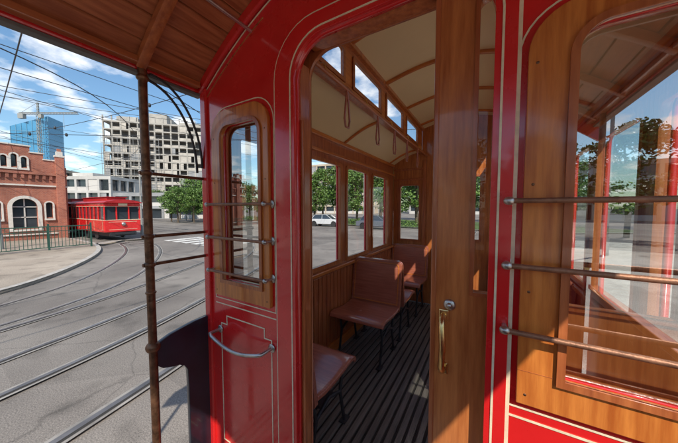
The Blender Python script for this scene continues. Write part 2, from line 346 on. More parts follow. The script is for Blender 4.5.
def bench(x0,x1,yb,f):
    b=empty('tram_bench',((x0+x1)/2,yb,CH+FZ)); w=(x1-x0)/2
    sy=lambda t: f*t
    P=[(.02,.445),(.10,.432),(.22,.432),(.36,.447),(.44,.452),(.475,.440),(.485,.415)]
    bm=bmesh.new(); rows=[]
    for (t,z) in P:
        rows.append([bm.verts.new((x,sy(t),z)) for x in (-w,-w+.03,-w/2,0,w/2,w-.03,w)])
    for i in range(len(rows)-1):
        for j in range(6): bm.faces.new((rows[i][j],rows[i][j+1],rows[i+1][j+1],rows[i+1][j]))
    me=bpy.data.meshes.new('seat'); bmesh.ops.recalc_face_normals(bm,faces=bm.faces); bm.to_mesh(me); bm.free()
    o=obj('seat',me,b,[SEAT],smooth=True); s=o.modifiers.new('s','SOLIDIFY'); s.thickness=.03; s.offset=0
    q=o.modifiers.new('b','BEVEL'); q.width=.007; q.segments=2
    bk=plate('backrest',[rr(-w,w,.40,.93,.06,.02)],-.014,.014,'xz',SEAT,b,.006)
    for v in bk.data.vertices: v.co.y-= f*(v.co.z-.45)*.14
    tr=ring('backrest_trim',-w+.025,w-.025,.47,.905,.010,.015,.019,'xz',WX,b,.05)
    for v in tr.data.vertices: v.co.y=v.co.y*f-f*(v.co.z-.45)*.14
    balls('upholstery_nails',[((x,sy(.486),.435),.005) for x in [-w+.03+i*(2*w-.06)/12 for i in range(13)]],BRASS,b)
    L=[]
    for x in (-w+.07,w-.06):
        L+=[[(x,sy(.03),.42),(x,sy(.08),.25),(x,sy(.02),.0)],[(x,sy(.40),.42),(x,sy(.36),.25),(x,sy(.42),0)],[(x,sy(.08),.25),(x,sy(.22),.30),(x,sy(.36),.25)],
            [(x,sy(.02),.405),(x,sy(.44),.41)]]
    tubes('iron_legs',L,.012,IRON,b)
    boxes('feet',[(x-.025,x+.025,min(sy(t-.04),sy(t+.04)),max(sy(t-.04),sy(t+.04)),.004,.014) for x in (-w+.07,w-.06) for t in (.02,.42)],IRON,b,.003)
    return b
mx=lambda x:2*XC-x
for yb,f in ((1.09,1),(2.60,-1),(2.76,1),(3.96,-1)):
    bench(-1.36,-.79,yb,f)
    bench(mx(-.79),mx(-1.36),yb,f)

# ============================================================ GROUND
def groundmat(name,c1,c2,sc1,sc2,rough=.85,bump=.5,crack=.55):
    m=bpy.data.materials.new(name); m.use_nodes=True; nt=m.node_tree; b=nt.nodes['Principled BSDF']
    tc=nt.nodes.new('ShaderNodeTexCoord')
    def N(s,d=6): 
        n=nt.nodes.new('ShaderNodeTexNoise'); n.inputs['Scale'].default_value=s; n.inputs['Detail'].default_value=d; nt.links.new(tc.outputs['Object'],n.inputs[0]); return n
    def mul(a,b_):
        m_=nt.nodes.new('ShaderNodeMix'); m_.data_type='RGBA'; m_.blend_type='MULTIPLY'; m_.inputs[0].default_value=1
        nt.links.new(a,m_.inputs[6]); nt.links.new(b_,m_.inputs[7]); return m_.outputs[2]
    a=N(sc1,8); r=nt.nodes.new('ShaderNodeValToRGB'); r.color_ramp.elements[0].position=.38; r.color_ramp.elements[1].position=.64
    r.color_ramp.elements[0].color=(*c1,1); r.color_ramp.elements[1].color=(*c2,1); nt.links.new(a.outputs[0],r.inputs[0])
    f=N(sc2,3); mr=nt.nodes.new('ShaderNodeMapRange'); mr.inputs[1].default_value=.3; mr.inputs[2].default_value=.7; mr.inputs[3].default_value=.6; mr.inputs[4].default_value=1.35
    nt.links.new(f.outputs[0],mr.inputs[0]); cur=mul(r.outputs[0],mr.outputs[0])
    v2=nt.nodes.new('ShaderNodeTexVoronoi'); v2.distance='CHEBYCHEV'; v2.inputs['Scale'].default_value=.16; nt.links.new(tc.outputs['Object'],v2.inputs[0])
    sp=nt.nodes.new('ShaderNodeSeparateColor'); nt.links.new(v2.outputs['Color'],sp.inputs[0])
    m3=nt.nodes.new('ShaderNodeMapRange'); m3.inputs[3].default_value=.80; m3.inputs[4].default_value=1.1; nt.links.new(sp.outputs[0],m3.inputs[0]); cur=mul(cur,m3.outputs[0])
    st=N(1.7,9); m4=nt.nodes.new('ShaderNodeMapRange'); m4.inputs[1].default_value=.54; m4.inputs[2].default_value=.70; m4.inputs[3].default_value=1; m4.inputs[4].default_value=.66
    nt.links.new(st.outputs[0],m4.inputs[0]); cur=mul(cur,m4.outputs[0])
    v=nt.nodes.new('ShaderNodeTexVoronoi'); v.feature='DISTANCE_TO_EDGE'; v.inputs['Scale'].default_value=.4
    wn=N(2.5,6); ad=nt.nodes.new('ShaderNodeMix'); ad.data_type='VECTOR'; ad.inputs[0].default_value=.16
    nt.links.new(tc.outputs['Object'],ad.inputs[4]); nt.links.new(wn.outputs['Color'],ad.inputs[5]); nt.links.new(ad.outputs[1],v.inputs[0])
    cr=nt.nodes.new('ShaderNodeMapRange'); cr.inputs[1].default_value=0; cr.inputs[2].default_value=.006; cr.inputs[3].default_value=crack; cr.inputs[4].default_value=1
    nt.links.new(v.outputs[0],cr.inputs[0]); cur=mul(cur,cr.outputs[0])
    nt.links.new(cur,b.inputs['Base Color'])
    b.inputs['Roughness'].default_value=rough
    bp=nt.nodes.new('ShaderNodeBump'); bp.inputs['Strength'].default_value=bump; bp.inputs['Distance'].default_value=.01
    nt.links.new(f.outputs[0],bp.inputs['Height']); nt.links.new(bp.outputs[0],b.inputs['Normal'])
    return m
ASPH=groundmat('asphalt',(.17,.148,.13),(.265,.235,.205),.35,70,crack=.7)
PLZ=groundmat('plaza_paving',(.34,.28,.22),(.43,.36,.285),.5,50,crack=.85)
BOUNCEM=groundmat('pale_bounce_paving',(.56,.51,.43),(.66,.61,.53),.5,50,crack=.8)  # kept pale so the added paving reflects sunlight into the tram
GRASS=groundmat('grass',(.05,.09,.02),(.09,.15,.035),1.5,30,crack=1)
KERB=mat('kerb_stone',(.42,.39,.35),.8,var=.2,vscale=5)
RAIL=mat('rail_steel',(.26,.235,.22),.35,metal=.7,var=.3,vscale=4)
GROOVE=mat('rail_groove',(.04,.036,.032),.8)
CONC=mat('rail_concrete',(.28,.26,.235),.85,var=.3,vscale=3)
quad('ground',[(-900,-900,0),(900,-900,0),(900,900,0),(-900,900,0)],ASPH)
# pale paving added beside the tram to bounce sunlight up onto the ceilings
plate('bounce_paving',[rr(1.02,10.5,-16,22,.8,.8)],-.05,.14,'xy',BOUNCEM)
plate('bounce_paving_kerb',[rr(.9,10.62,-16.12,22.12,.9,.9),rr(1.021,10.499,-15.999,21.999,.8,.8)],-.05,.148,'xy',KERB)
def ribbon(name,P,o0,o1,z,m,parent=None):
    A=offs(P,o0); B=offs(P,o1); n=len(P)
    vs=[(p.x,p.y,z) for p in A]+[(p.x,p.y,z) for p in B]
    me=bpy.data.meshes.new(name); me.from_pydata(vs,[],[(i,i+1,n+i+1,n+i) for i in range(n-1)])
    bm=bmesh.new(); bm.from_mesh(me); bmesh.ops.recalc_face_normals(bm,faces=bm.faces)
    for f in bm.faces:
        if f.normal.z<0: f.normal_flip()
    bm.to_mesh(me); bm.free()
    return obj(name,me,parent,[m])
TA=catmull([(-7.9,-60),(-8.0,-12),(-8.05,-6),(-8.3,-1.5),(-9.0,1.3),(-11,3.6),(-15.1,6.0),(-19.3,7.3),(-24,7.6),(-60,7.6)],14)
TB=catmull([(-6.2,-60),(-6.2,-12),(-6.3,-3),(-6.9,.8),(-8.4,4.5),(-11.5,9),(-17,12.5),(-26,14),(-60,14.5)],14)
TC=catmull([(-3.5,-60),(-3.6,-12),(-3.75,-3),(-4.25,.7),(-5.2,3.6),(-7.4,8.0),(-12,14),(-22,20),(-60,24)],14)
TD=catmull([(XC,-60),(XC,-10),(XC,0),(XC,10),(XC,80)],6)
for k,P in enumerate((TA,TB,TC,TD)):
    t=empty('tram_track'); zb=.004+.0125*k
    for s in (-.72,.72):
        ribbon('concrete_edge',P,s-.10,s+.10,zb,CONC,t)
        ribbon('groove',P,s-.06,s+.05,zb+.004,GROOVE,t)
        ribbon('rail_head',P,s-.025,s+.045,zb+.008,RAIL,t)
Pz=offs([p for p in TA if p.x>-27 and p.y>-30],1.75)
Pz=[p for p in Pz if p.x>-26.7]
plaza=[(p.x,p.y) for p in Pz]+[(-26.9,5.85),(-26.9,-30)]
plate('plaza_pavement',[plaza],-.05,.10,'xy',PLZ)
ribbon('plaza_kerb',Pz,-.02,.16,.108,KERB)
lawn=[(-48,33),(-30,29.5),(-12,28.5),(6,29),(14,34),(4,44),(-22,46),(-46,40)]
plate('grass_verge',[lawn],-.05,.11,'xy',GRASS)
Lk=[Vector(p) for p in lawn[:5]]; ribbon('verge_kerb',Lk,-.2,.02,.118,KERB)
PAINT=mat('road_paint',(.62,.60,.56),.8,var=.25,vscale=6)
rm=empty('road_markings'); L=[]
for i in range(6): L.append((-14.0-i*1.1,-13.4-i*1.1,9.0,11.5))
bl=[(a,b,c,d,.0,.006) for a,b,c,d in L]+[(-2.6,-2.48,-20+i*6,-17+i*6,0,.006) for i in range(3)]+[(-2.6+.0,-2.48,12+i*6,15+i*6,0,.006) for i in range(8)]
boxes('paint_strips',bl,PAINT,rm)
FG=mat('fence_green',(.02,.075,.055),.5,var=.2)
fe=empty('railing_fence',(-19.3,0,.10)); bl=[]
y=-14.0
while y<5.25:
    bl.append((-.035,.035,y-.035,y+.035,0,1.35)); y+=1.6
y=-14
while y<5.2:
    bl.append((-.01,.01,y-.01,y+.01,.12,1.18)); y+=.13
bl+=[(-.022,.022,-14,5.2,1.18,1.23),(-.022,.022,-14,5.2,.12,.16),(-.018,.018,-14,5.2,.95,.98)]
boxes('railing_bars',bl,FG,fe)
# ============================================================ BUILDINGS
def brickmat():
    m=bpy.data.materials.new('brick'); m.use_nodes=True; nt=m.node_tree; b=nt.nodes['Principled BSDF']
    tc=nt.nodes.new('ShaderNodeTexCoord')
    sx=nt.nodes.new('ShaderNodeSeparateXYZ'); cb=nt.nodes.new('ShaderNodeCombineXYZ')
    nt.links.new(tc.outputs['Object'],sx.inputs[0]); nt.links.new(sx.outputs[1],cb.inputs[0]); nt.links.new(sx.outputs[2],cb.inputs[1])
    br=nt.nodes.new('ShaderNodeTexBrick'); br.inputs['Scale'].default_value=4; br.inputs['Color1'].default_value=(.42,.135,.075,1); br.inputs['Color2'].default_value=(.32,.09,.055,1)
    br.inputs['Mortar'].default_value=(.38,.30,.25,1); br.inputs['Mortar Size'].default_value=.015
    nt.links.new(cb.outputs[0],br.inputs[0])
    n=nt.nodes.new('ShaderNodeTexNoise'); n.inputs['Scale'].default_value=.8; n.inputs['Detail'].default_value=6; nt.links.new(tc.outputs['Object'],n.inputs[0])
    mr=nt.nodes.new('ShaderNodeMapRange'); mr.inputs[1].default_value=.3; mr.inputs[2].default_value=.7; mr.inputs[3].default_value=.65; mr.inputs[4].default_value=1.15; nt.links.new(n.outputs[0],mr.inputs[0])
    mm=nt.nodes.new('ShaderNodeMix'); mm.data_type='RGBA'; mm.blend_type='MULTIPLY'; mm.inputs[0].default_value=1
    nt.links.new(br.outputs[0],mm.inputs[6]); nt.links.new(mr.outputs[0],mm.inputs[7]); nt.links.new(mm.outputs[2],b.inputs['Base Color']); b.inputs['Roughness'].default_value=.85
    return m
BR=brickmat(); STONE=mat('white_stone_trim',(.62,.58,.52),.8,var=.1); DARKW=mat('window_dark',(.03,.04,.05),.08,coat=.5)
FRAME=mat('window_frame_paint',(.55,.52,.48),.5)
bb=empty('brick_depot_building',(-27,0,0))
def arch(c,w,z0,zs):
    return [(c-w,z0)]+[(c-w*math.cos(R(a)),zs+w*math.sin(R(a))) for a in range(0,181,15)]+[(c+w,z0)]
def par_out():
    L=[(-24.0,-.1),(-24.0,5.2)]
    gables=(-19.5,-11.5,-3.5,3.7)
    for g in gables:
        L+=[(g-1.9,5.2),(g-1.9,5.6),(g-1.3,5.6),(g-1.3,6.0),(g-.7,6.0),(g-.7,6.4),(g+.7,6.4),(g+.7,6.0),(g+1.3,6.0),(g+1.3,5.6),(g+1.9,5.6),(g+1.9,5.2)]
    L+=[(6.1,5.2),(6.1,-.1)]
    return L
ws=[]
for c in (4.05,.2,-3.3,-6.8,-10.3,-13.8,-17.3,-20.8): ws.append((c,.55,.9,2.35))
for c in (5.15,2.9,1.35,-.95,-2.15,-4.45,-5.65,-7.95,-9.15): ws.append((c,.17,1.6,2.5))
for g in (-19.5,-11.5,-3.5,3.7):
    for q in (-.42,0,.42): ws.append((g+q,.13,5.0,5.55+(.15 if q==0 else 0)))
plate('facade',[par_out()]+[arch(*w_) for w_ in ws],-.35,0,'yz',BR,bb)
for k,(c,w_,z0,zs) in enumerate(ws):
    t=.19 if w_>.4 else .08
    plate('arch_trim_%d'%k,[arch(c,w_+t,z0-.08,zs),arch(c,w_,z0-.081,zs)],0.0,.07,'yz',STONE,bb)
    L=[(-.3,-.26,c-w_-.04,c+w_+.04,z0-.1,zs+w_+.1,0)]
    if w_>.4: L+=[(-.26,-.2,c-.03,c+.03,z0,zs+w_-.02,1),(-.26,-.2,c-w_,c+w_,zs-.05,zs+.02,1),(-.26,-.2,c-w_,c+w_,z0+.7,z0+.76,1)]
    boxes('glazing_%d'%k,L,[DARKW,FRAME],bb)
    boxes('sill_%d'%k,[(0.002,.12,c-w_-t,c+w_+t,z0-.2,z0-.08)],STONE,bb)
cp=[]
for g in (-19.5,-11.5,-3.5,3.7):
    for (a,b,z) in ((-1.95,-1.25,5.6),(-1.35,-.65,6.0),(-.75,.75,6.4),(.65,1.35,6.0),(1.25,1.95,5.6)): cp.append((-.4,.06,g+a,g+b,z,z+.08))
boxes('coping',cp,STONE,bb)
pl=[];st=[]
for y in (5.75,1.9,-1.5,-5.1,-8.6,-12.1,-15.6,-19.1,-22.6):
    pl.append((0.003,.22,y-.22,y+.22,0,5.9)); st.append((.0,.26,y-.27,y+.27,5.9,6.02)); st.append((0.,.24,y-.16,y+.16,6.02,6.3))
    pl.append((.05,.2,y-.10,y+.10,6.3,6.5))
boxes('pilasters',pl,BR,bb,.01); boxes('pilaster_caps',st,STONE,bb,.01)
co=[];y=-23.9
while y<6: co.append((.004,.12,y,y+.14,4.25,4.55)); y+=.32
co.append((.006,.16,-24,6.1,4.55,4.7)); boxes('corbel_table',co,BR,bb)
boxes('cornice_lines',[(.007,.10,-24,6.1,3.75,3.85),(.007,.09,-24,6.1,.42,.50)],STONE,bb)
boxes('hall_body',[(-14,-.36,-24,6.05,-.1,5.1)],BR,bb)
boxes('hall_roof',[(-14,-.36,-24,6.05,5.1,5.3)],ROOFG,bb)
CW=mat('white_render',(.47,.45,.42),.8,var=.2,vscale=.3); CG=mat('grey_concrete',(.28,.28,.28),.85,var=.25,vscale=.3)
SLB=mat('slab_concrete',(.36,.335,.30),.85,var=.25,vscale=.3); INF=mat('block_infill',(.44,.40,.35),.85,var=.25,vscale=.4)
RAWC=mat('raw_concrete',(.11,.10,.095),.85,var=.35,vscale=.3)
CT=mat('tan_render',(.46,.38,.29),.85,var=.12,vscale=.3)
def block(name,c,w,d,h,nf,nb,rz,wall,panelp=0,top=None,seedv=1,depthr=.5,nbs=4,slab=.45,raw=0):
    rnd=random.Random(seedv); e=empty(name,(c[0],c[1],0),rz); fh=h/nf
    boxes('core',[(-w/2+depthr,w/2-depthr,-d/2+depthr,d/2-depthr,0,h-.05)],DARKW if not raw else RAWC,e)
    L=[]
    for i in range(nf+1):
        z=i*fh; L.append((-w/2,w/2,-d/2,d/2,max(0,z-slab),z+.12 if i<nf else z+.3))
    boxes('floor_slabs',L,wall,e)
    L=[];P=[];G=[];pw=.5
    for i in range(nf):
        z0=i*fh+.12; z1=(i+1)*fh-slab
        pp=panelp if not raw else (panelp if i<nf-3 else .12)
        for j in range(nb+1):
            x=-w/2+.02+(w-.04-pw)*j/nb
            for yy in (-d/2+.02,d/2-.02-pw): L.append((x,x+pw,yy,yy+pw,z0,z1))
            bw=(w-.04-pw)/nb; a=x+pw; b=x+bw
            if j<nb and rnd.random()<pp:
                if rnd.random()<.5: b=a+(b-a)*rnd.choice((.35,.5,.65))
                (P if rnd.random()<.65 else G).append((a,b,-d/2+.15,-d/2+.3,z0,z1))
            elif j<nb:
                if rnd.random()<.6: P.append((x+pw,x+bw,-d/2+.1,-d/2+.2,z0,z0+fh*.28))
                elif not raw: G.append((x+pw+.3,x+bw-.3,-d/2+.5,-d/2+.6,z0,z1-.2))
        for j in range(1,nbs):
            yv=-d/2+(d-pw)*j/nbs
            for xx in (-w/2+.02,w/2-.02-pw): L.append((xx,xx+pw,yv,yv+pw,z0,z1))
        for j in range(nbs):
            if rnd.random()<pp:
                yv=-d/2+(d-pw)*j/nbs+pw; P.append((-w/2+.15,-w/2+.3,yv,yv+(d-pw)/nbs-pw,z0,z1)); P.append((w/2-.3,w/2-.15,yv,yv+(d-pw)/nbs-pw,z0,z1))
    boxes('piers',L,wall,e); 
    if P: boxes('infill_panels',P,INF if raw else FRAME,e)
    if G: boxes('grey_panels',G,CG,e)
    if top: boxes('roof_structures',top,wall,e)
    return e
AR=R(30.6)
tw=block('unfinished_apartment_tower',(-125,62.5),42,20,37,12,14,AR+.25,SLB,.42,[(-18,-11,-6,6,37.3,40.2),(-7,1,-8,8,37.3,41.6),(5,15,-5,5,37.3,39.6)]+[(-21+i*3,-20.65+i*3,-9.9,-9.55,37.3,39.2) for i in range(15)],3,2.2,raw=1,slab=.35)
sl_=[]
for i in range(12): sl_.append([(-21+i*1.8,-11.0,0),(-21+i*1.8,-11.0,31)])
for z in range(2,32,2): sl_.append([(-21,-11.0,z),(-1.2,-11.0,z)])
tubes('scaffolding',sl_,.07,CG,tw,1)
block('office_building',(-86,25.5),14,10,9.5,3,5,AR,CW,.3,[(-5,0,-2,3,9.8,11.0)],4)
block('depot_office',(-60,32),24,9,5.2,2,7,AR,CG,.2,None,5)
block('office_building',(-110,14),30,12,12,4,8,AR+.3,CT,.3,None,6)
block('apartment_building',(-60,95),40,14,20,6,10,0.2,CT,.2,None,8)
block('apartment_building',(-5,110),46,14,17,5,11,0,CW,.2,None,9)
block('apartment_building',(-40,-75),46,14,12,4,11,math.pi-.2,CW,.2,None,10)
block('apartment_building',(20,-68),40,14,10,3,10,math.pi,CT,.2,None,11)
block('apartment_building',(75,20),50,14,16,5,12,-math.pi/2,CT,.2,None,12)
GT=mat('blue_curtain_glass',(.06,.24,.42),.12,coat=.6,var=.2,vscale=.08)
GM=mat('tower_mullion',(.14,.30,.42),.5)
gt=empty('glass_skyscraper',(-195,35,0),AR+.3)
bm=bmesh.new(); 
q=[bm.verts.new(p) for p in ((-7,-5,0),(7,-5,0),(7,5,0),(-7,5,0),(-7,-5,41),(7,-5,47),(7,5,47),(-7,5,41))]
for f in ((3,2,1,0),(4,5,6,7),(0,1,5,4),(1,2,6,5),(2,3,7,6),(3,0,4,7)): bm.faces.new([q[k] for k in f])
me=bpy.data.meshes.new('curtain_wall'); bm.to_mesh(me); bm.free(); obj('curtain_wall',me,gt,[GT])
boxes('mullions',[(-7+i*2-.07,-7+i*2+.07,-5.15,-5.01,0,41+i*.85) for i in range(8)]+[(-7.05,7.05,-5.1,-5.01,z,z+.2) for z in range(3,41,3)]+[(7.01,7.1,-5,5,z,z+.2) for z in range(3,45,3)],GM,gt)
CY=mat('crane_paint',(.30,.30,.28),.6)
cr=empty('tower_crane',(-185,33.5,0),AR)
def lattice(a,b,w,n):
    a=Vector(a);b=Vector(b);d=(b-a)/n; u=Vector((0,0,1)) if abs(d.normalized().z)<.5 else Vector((1,0,0)); v=d.normalized().cross(u).normalized(); L=[]
    cs=[u*w+v*w,u*w-v*w,-u*w-v*w,-u*w+v*w]
    for c in cs: L.append([tuple(a+c),tuple(b+c)])
    for i in range(n):
        for j in range(4): L.append([tuple(a+d*i+cs[j]),tuple(a+d*(i+1)+cs[(j+1)%4])])
    return L
tubes('mast_and_jib',lattice((0,0,0),(0,0,47),.5,24)+lattice((-9,0,47),(19,0,47),.35,20)+lattice((0,0,47),(0,0,52),.25,4),.09,CY,cr,1)
boxes('counterweight_and_cab',[(-9,-6.5,-.7,.7,44.6,46.8),(.6,2,-.6,.6,44.8,46.4)],CY,cr)
tubes('tie_bars',[[(0,0,52),(17,0,47.4)],[(0,0,52),(-8,0,47.4)],[(12,0,46.6),(12,0,40)]],.07,CY,cr)
# ============================================================ OTHER TRAMS
def small_tram(loc,rz):
    t=empty('red_tram',loc,rz)
    Lh=3.3; W=1.03
    boxes('lower_body',[(-Lh,Lh,-W,W,.62,1.45)],RED,t,.04)
    P=[]
    for x in [-2.2+i*.733 for i in range(7)]:
        for yy in (-W+.01,W-.08): P.append((x-.05,x+.05,yy,yy+.07,1.45,2.35))
    for x in (-Lh+.02,Lh-.10):
        for yy in (-W+.01,-.38,.31,W-.08): P.append((x,x+.08,yy,yy+.07,1.45,2.4))
    boxes('window_posts',P,RED,t,.01)
    boxes('letterboard',[(-Lh,Lh,-W,W,2.35,2.6)],RED,t,.04)
    boxes('cream_band',[(-Lh-.01,Lh+.01,-W-.01,W+.01,1.43,1.46),(-Lh-.008,Lh+.008,-W-.008,W+.008,2.36,2.38)],CREAMLINE,t)
    boxes('window_glass',[(-Lh+.12,Lh-.12,-W+.09,W-.09,1.45,2.35)],DARKW,t)
    pr=[(-1.12+2.24*i/16,2.6+.24*math.sin(math.pi*i/16)**.7) for i in range(17)]
    plate('roof',[pr],-Lh-.25,Lh+.25,'yz',REDD,t,.03)
    boxes('clerestory',[(-2.3,2.3,-.55,.55,2.75,3.0),(-2.4,2.4,-.62,.62,3.0,3.05)],REDD,t,.03)
    boxes('underframe',[(-Lh,Lh,-.75,.75,.35,.6),(Lh,Lh+.22,-.5,.5,.45,.6),(-Lh-.22,-Lh,-.5,.5,.45,.6)],IRON,t)
    balls('headlamp',[((Lh+.05,0,1.15),(.08,.13,.13))],STEEL,t)
    boxes('number_board',[(Lh+.01,Lh+.04,-.25,.25,2.42,2.58)],CREAMLINE,t)
    boxes('panel_lines',[(Lh+.003,Lh+.006,-.8,.8,.78,.80),(Lh+.003,Lh+.006,-.8,.8,1.3,1.32)]+[(x,x+.02,-W-.006,-W-.003,.75,1.35) for x in (-3,-1.5,0,1.5,3)],CREAMLINE,t)
    bm=bmesh.new()
    for x in (-.95,.95):
        for yy in (-.72,.72):
            bmesh.ops.create_cone(bm,cap_ends=True,segments=24,radius1=.36,radius2=.36,depth=.1,matrix=Matrix.Translation((x,yy,.39))@Matrix.Rotation(R(90),4,'X'))
    me=bpy.data.meshes.new('wheels'); bm.to_mesh(me); bm.free(); obj('wheels',me,t,[IRON])
    return t
small_tram((-25.2,7.6,0),0); small_tram((-32.6,7.6,0),0)
RUB=mat('tyre_rubber',(.02,.02,.02),.8)
def car(x,y,rz,col,k):
    c=empty('parked_car',(x,y,0),rz); pm=mat('car_paint_%d'%k,col,.25,coat=1,var=.05)
    body=[(-2.1,.32),(-2.15,.62),(-2.05,.85),(-1.55,.92),(1.0,.93),(1.9,.80),(2.12,.62),(2.12,.32)]
    for wx in (1.35,-1.3): body+=[(wx+.36*math.cos(R(a)),.32+.36*math.sin(R(a))) for a in range(0,181,20)]
    b_=plate('body',[body],-.86,.86,'xz',pm,c,.04)
    cab=[(-1.75,.90),(-1.35,1.38),(-.3,1.46),(.35,1.40),(1.15,.92)]
    g=plate('cabin_glass',[cab],-.74,.74,'xz',DARKW,c,.03)
    for v in g.data.vertices:
        if v.co.z>1.2: v.co.y*=.84
    rf=plate('roof',[[(-1.33,1.385),(-.3,1.463),(.33,1.405),(.30,1.44),(-.3,1.50),(-1.30,1.43)]],-.63,.63,'xz',pm,c,.01)
    tubes('pillars',[[(q,s*.745,.92),(q2,s*.63,1.42)] for s in (-1,1) for q,q2 in ((-1.68,-1.3),(1.1,.34),(-.25,-.27))],.03,pm,c)
    bm=bmesh.new()
    for wx in (1.35,-1.3):
        for yy in (-.76,.76): bmesh.ops.create_cone(bm,cap_ends=True,segments=24,radius1=.31,radius2=.31,depth=.2,matrix=Matrix.Translation((wx,yy,.31))@Matrix.Rotation(R(90),4,'X'))
    me=bpy.data.meshes.new('tyres'); bm.to_mesh(me); bm.free(); obj('tyres',me,c,[RUB])
    boxes('lamps',[(2.08,2.13,-.78,-.5,.60,.72),(2.08,2.13,.5,.78,.60,.72),(-2.14,-2.09,-.8,-.55,.65,.8),(-2.14,-2.09,.55,.8,.65,.8)],STEEL,c,.01)
car(-17.5,26.5,.12,(.6,.6,.6),1); car(-10.5,25.8,0,(.12,.13,.16),2); car(-24.5,28,.2,(.35,.03,.03),3)
# ============================================================ POLES AND WIRES
def mast(x,y,h,arm=1.5,lamp=False):
    e=empty('street_lamp' if lamp else 'catenary_mast',(x,y,0)); 
    tubes('shaft',[[(0,0,0),(0,0,h)]],.07,CY,e); tubes('base',[[(0,0,0),(0,0,.9)]],.11,CY,e)
    if lamp:
        tubes('arm',[[(0,0,h-.3),(.3,0,h+.1),(arm,0,h+.25)]],.035,CY,e); boxes('lamp_head',[(arm-.1,arm+.5,-.12,.12,h+.18,h+.3)],CY,e,.03)
    else:
        tubes('bracket_arm',[[(0,0,h-1),(arm,0,h-.8)],[(0,0,h-.2),(arm,0,h-.8)]],.03,CY,e)
    balls('finial',[((0,0,h),.12)],CY,e)
mast(-26,10.3,5.4,1.2,True); mast(-22,2.4,6.2,1.5); mast(-48,26,8,2); mast(-14,30,8,2,True); mast(-12.5,-12,7.5,2); mast(-30,40,8,2); mast(4.5,-14,7.5,-2)
def sag(a,b,s=.25,n=12):
    a=Vector(a);b=Vector(b); return [tuple(a.lerp(b,i/n)-Vector((0,0,4*s*(i/n)*(1-i/n)))) for i in range(n+1)]
W=[]
for P in (TA,TB,TC): W.append([(p.x,p.y,5.6) for p in P[::3]])
W+= [sag((-22,2.4,6.1),(-3,14,6.4)),sag((-22,2.4,6.1),(-12.5,-12,7),.3),sag((-12.5,-12,7.2),(-26,18,8.5),.3),sag((-12.5,-12,7.4),(-14,30,8),.4),
     sag((-26,10.3,6.5),(-4,9,6.2),.3),sag((-26,-2,9),(-14,30,8),.4),sag((-27,4,7.2),(-5,6,6.6),.3),sag((-27,-4,8.5),(-8,20,7.5),.3),sag((-27,0,7.8),(-48,26,8),.3),
     sag((-12.5,-12,6.9),(-48,26,7.6),.4),sag((-12.5,-12,6.6),(-14,30,7.2),.3),sag((-22,2.4,5.9),(-30,40,8),.4),sag((-27,5,7.9),(-14,30,7.7),.3),sag((-22,2.4,6.0),(-6.6,1.2,5.75),.1),sag((-27,-8,9),(-9,12,6.4),.3)]
tubes('overhead_wires',W,.013,IRON,None,1)
I1=sag((-22,2.4,6.1),(-3,14,6.4)); I2=sag((-27,4,7.2),(-5,6,6.6),.3)
balls('wire_insulators',[(I1[i],(.06,.06,.09)) for i in (1,2,7)]+[(I2[i],(.06,.06,.09)) for i in (3,8)],IRON)
# ============================================================ TREES
LEAF=bpy.data.materials.new('foliage'); LEAF.use_nodes=True; nt=LEAF.node_tree; b=nt.nodes['Principled BSDF']
g=nt.nodes.new('ShaderNodeNewGeometry'); r=nt.nodes.new('ShaderNodeValToRGB')
r.color_ramp.elements[0].color=(.035,.085,.015,1); r.color_ramp.elements[1].color=(.15,.25,.045,1)
nt.links.new(g.outputs['Random Per Island'],r.inputs[0]); nt.links.new(r.outputs[0],b.inputs['Base Color']); b.inputs['Roughness'].default_value=.55
BARK=mat('bark',(.10,.075,.05),.9,var=.3)
def leafmesh(name,centers,nl,size,rnd):
    vs=[];fs=[]
    for (c,r) in centers:
        for _ in range(nl):
            d=Vector((rnd.gauss(0,1),rnd.gauss(0,1),rnd.gauss(0,1))).normalized()*r*rnd.random()**.45
            p=c+Vector((d.x,d.y,d.z*.75)); s=size*rnd.uniform(.6,1.3)
            u=Vector((rnd.gauss(0,1),rnd.gauss(0,1),rnd.gauss(0,.6))).normalized(); w=u.cross(Vector((rnd.gauss(0,1),rnd.gauss(0,1),rnd.gauss(0,1)))).normalized()
            i=len(vs); vs+=[p-u*s,p+w*s*.5,p+u*s,p-w*s*.5]; fs.append((i,i+1,i+2,i+3))
    me=bpy.data.meshes.new(name); me.from_pydata([tuple(v) for v in vs],[],fs); me.materials.append(LEAF); return me
def treeproto(seed,spread):
    rnd=random.Random(seed)
    cs=[]
    for _ in range(58):
        a=rnd.uniform(0,6.28); rr_=rnd.random()**.6*spread; z=rnd.uniform(1.9,6.1); k=1-abs((z-3.8)/2.7)**2
        cs.append((Vector((math.cos(a)*rr_*max(.25,k),math.sin(a)*rr_*max(.25,k),z)),rnd.uniform(.4,.85)))
    lm=leafmesh('crown',cs,85,.13,rnd)
    lines=[[(0,0,0),(.03,.02,1.2),(-.05,.05,2.4),(.1,0,3.8)]]
    for _ in range(8):
        c=rnd.choice(cs)[0]; z=rnd.uniform(1.4,3.0); lines.append([(0,0,z),(c.x*.5,c.y*.5,(z+c.z)/2+.1),tuple(c)])
    return lm,lines
protos=[]
for s,sp in ((1,2.1),(2,2.6),(3,1.8),(4,2.3)):
    lm,lines=treeproto(s,sp)
    t=tubes('trunk',[lines[0]],.13,BARK); b_=tubes('limbs',lines[1:],.045,BARK)
    protos.append((lm,t.data,b_.data)); bpy.data.objects.remove(t); bpy.data.objects.remove(b_)
def tree(x,y,s,k):
    s*=random.uniform(.88,1.15)
    e=empty('tree',(x,y,0),random.uniform(0,6)); e.scale=(s*random.uniform(.95,1.3),s*random.uniform(.95,1.3),s)
    for nm,me in zip(('crown','trunk','limbs'),protos[k%4]):
        o=bpy.data.objects.new(nm,me); COL.objects.link(o); o.parent=e
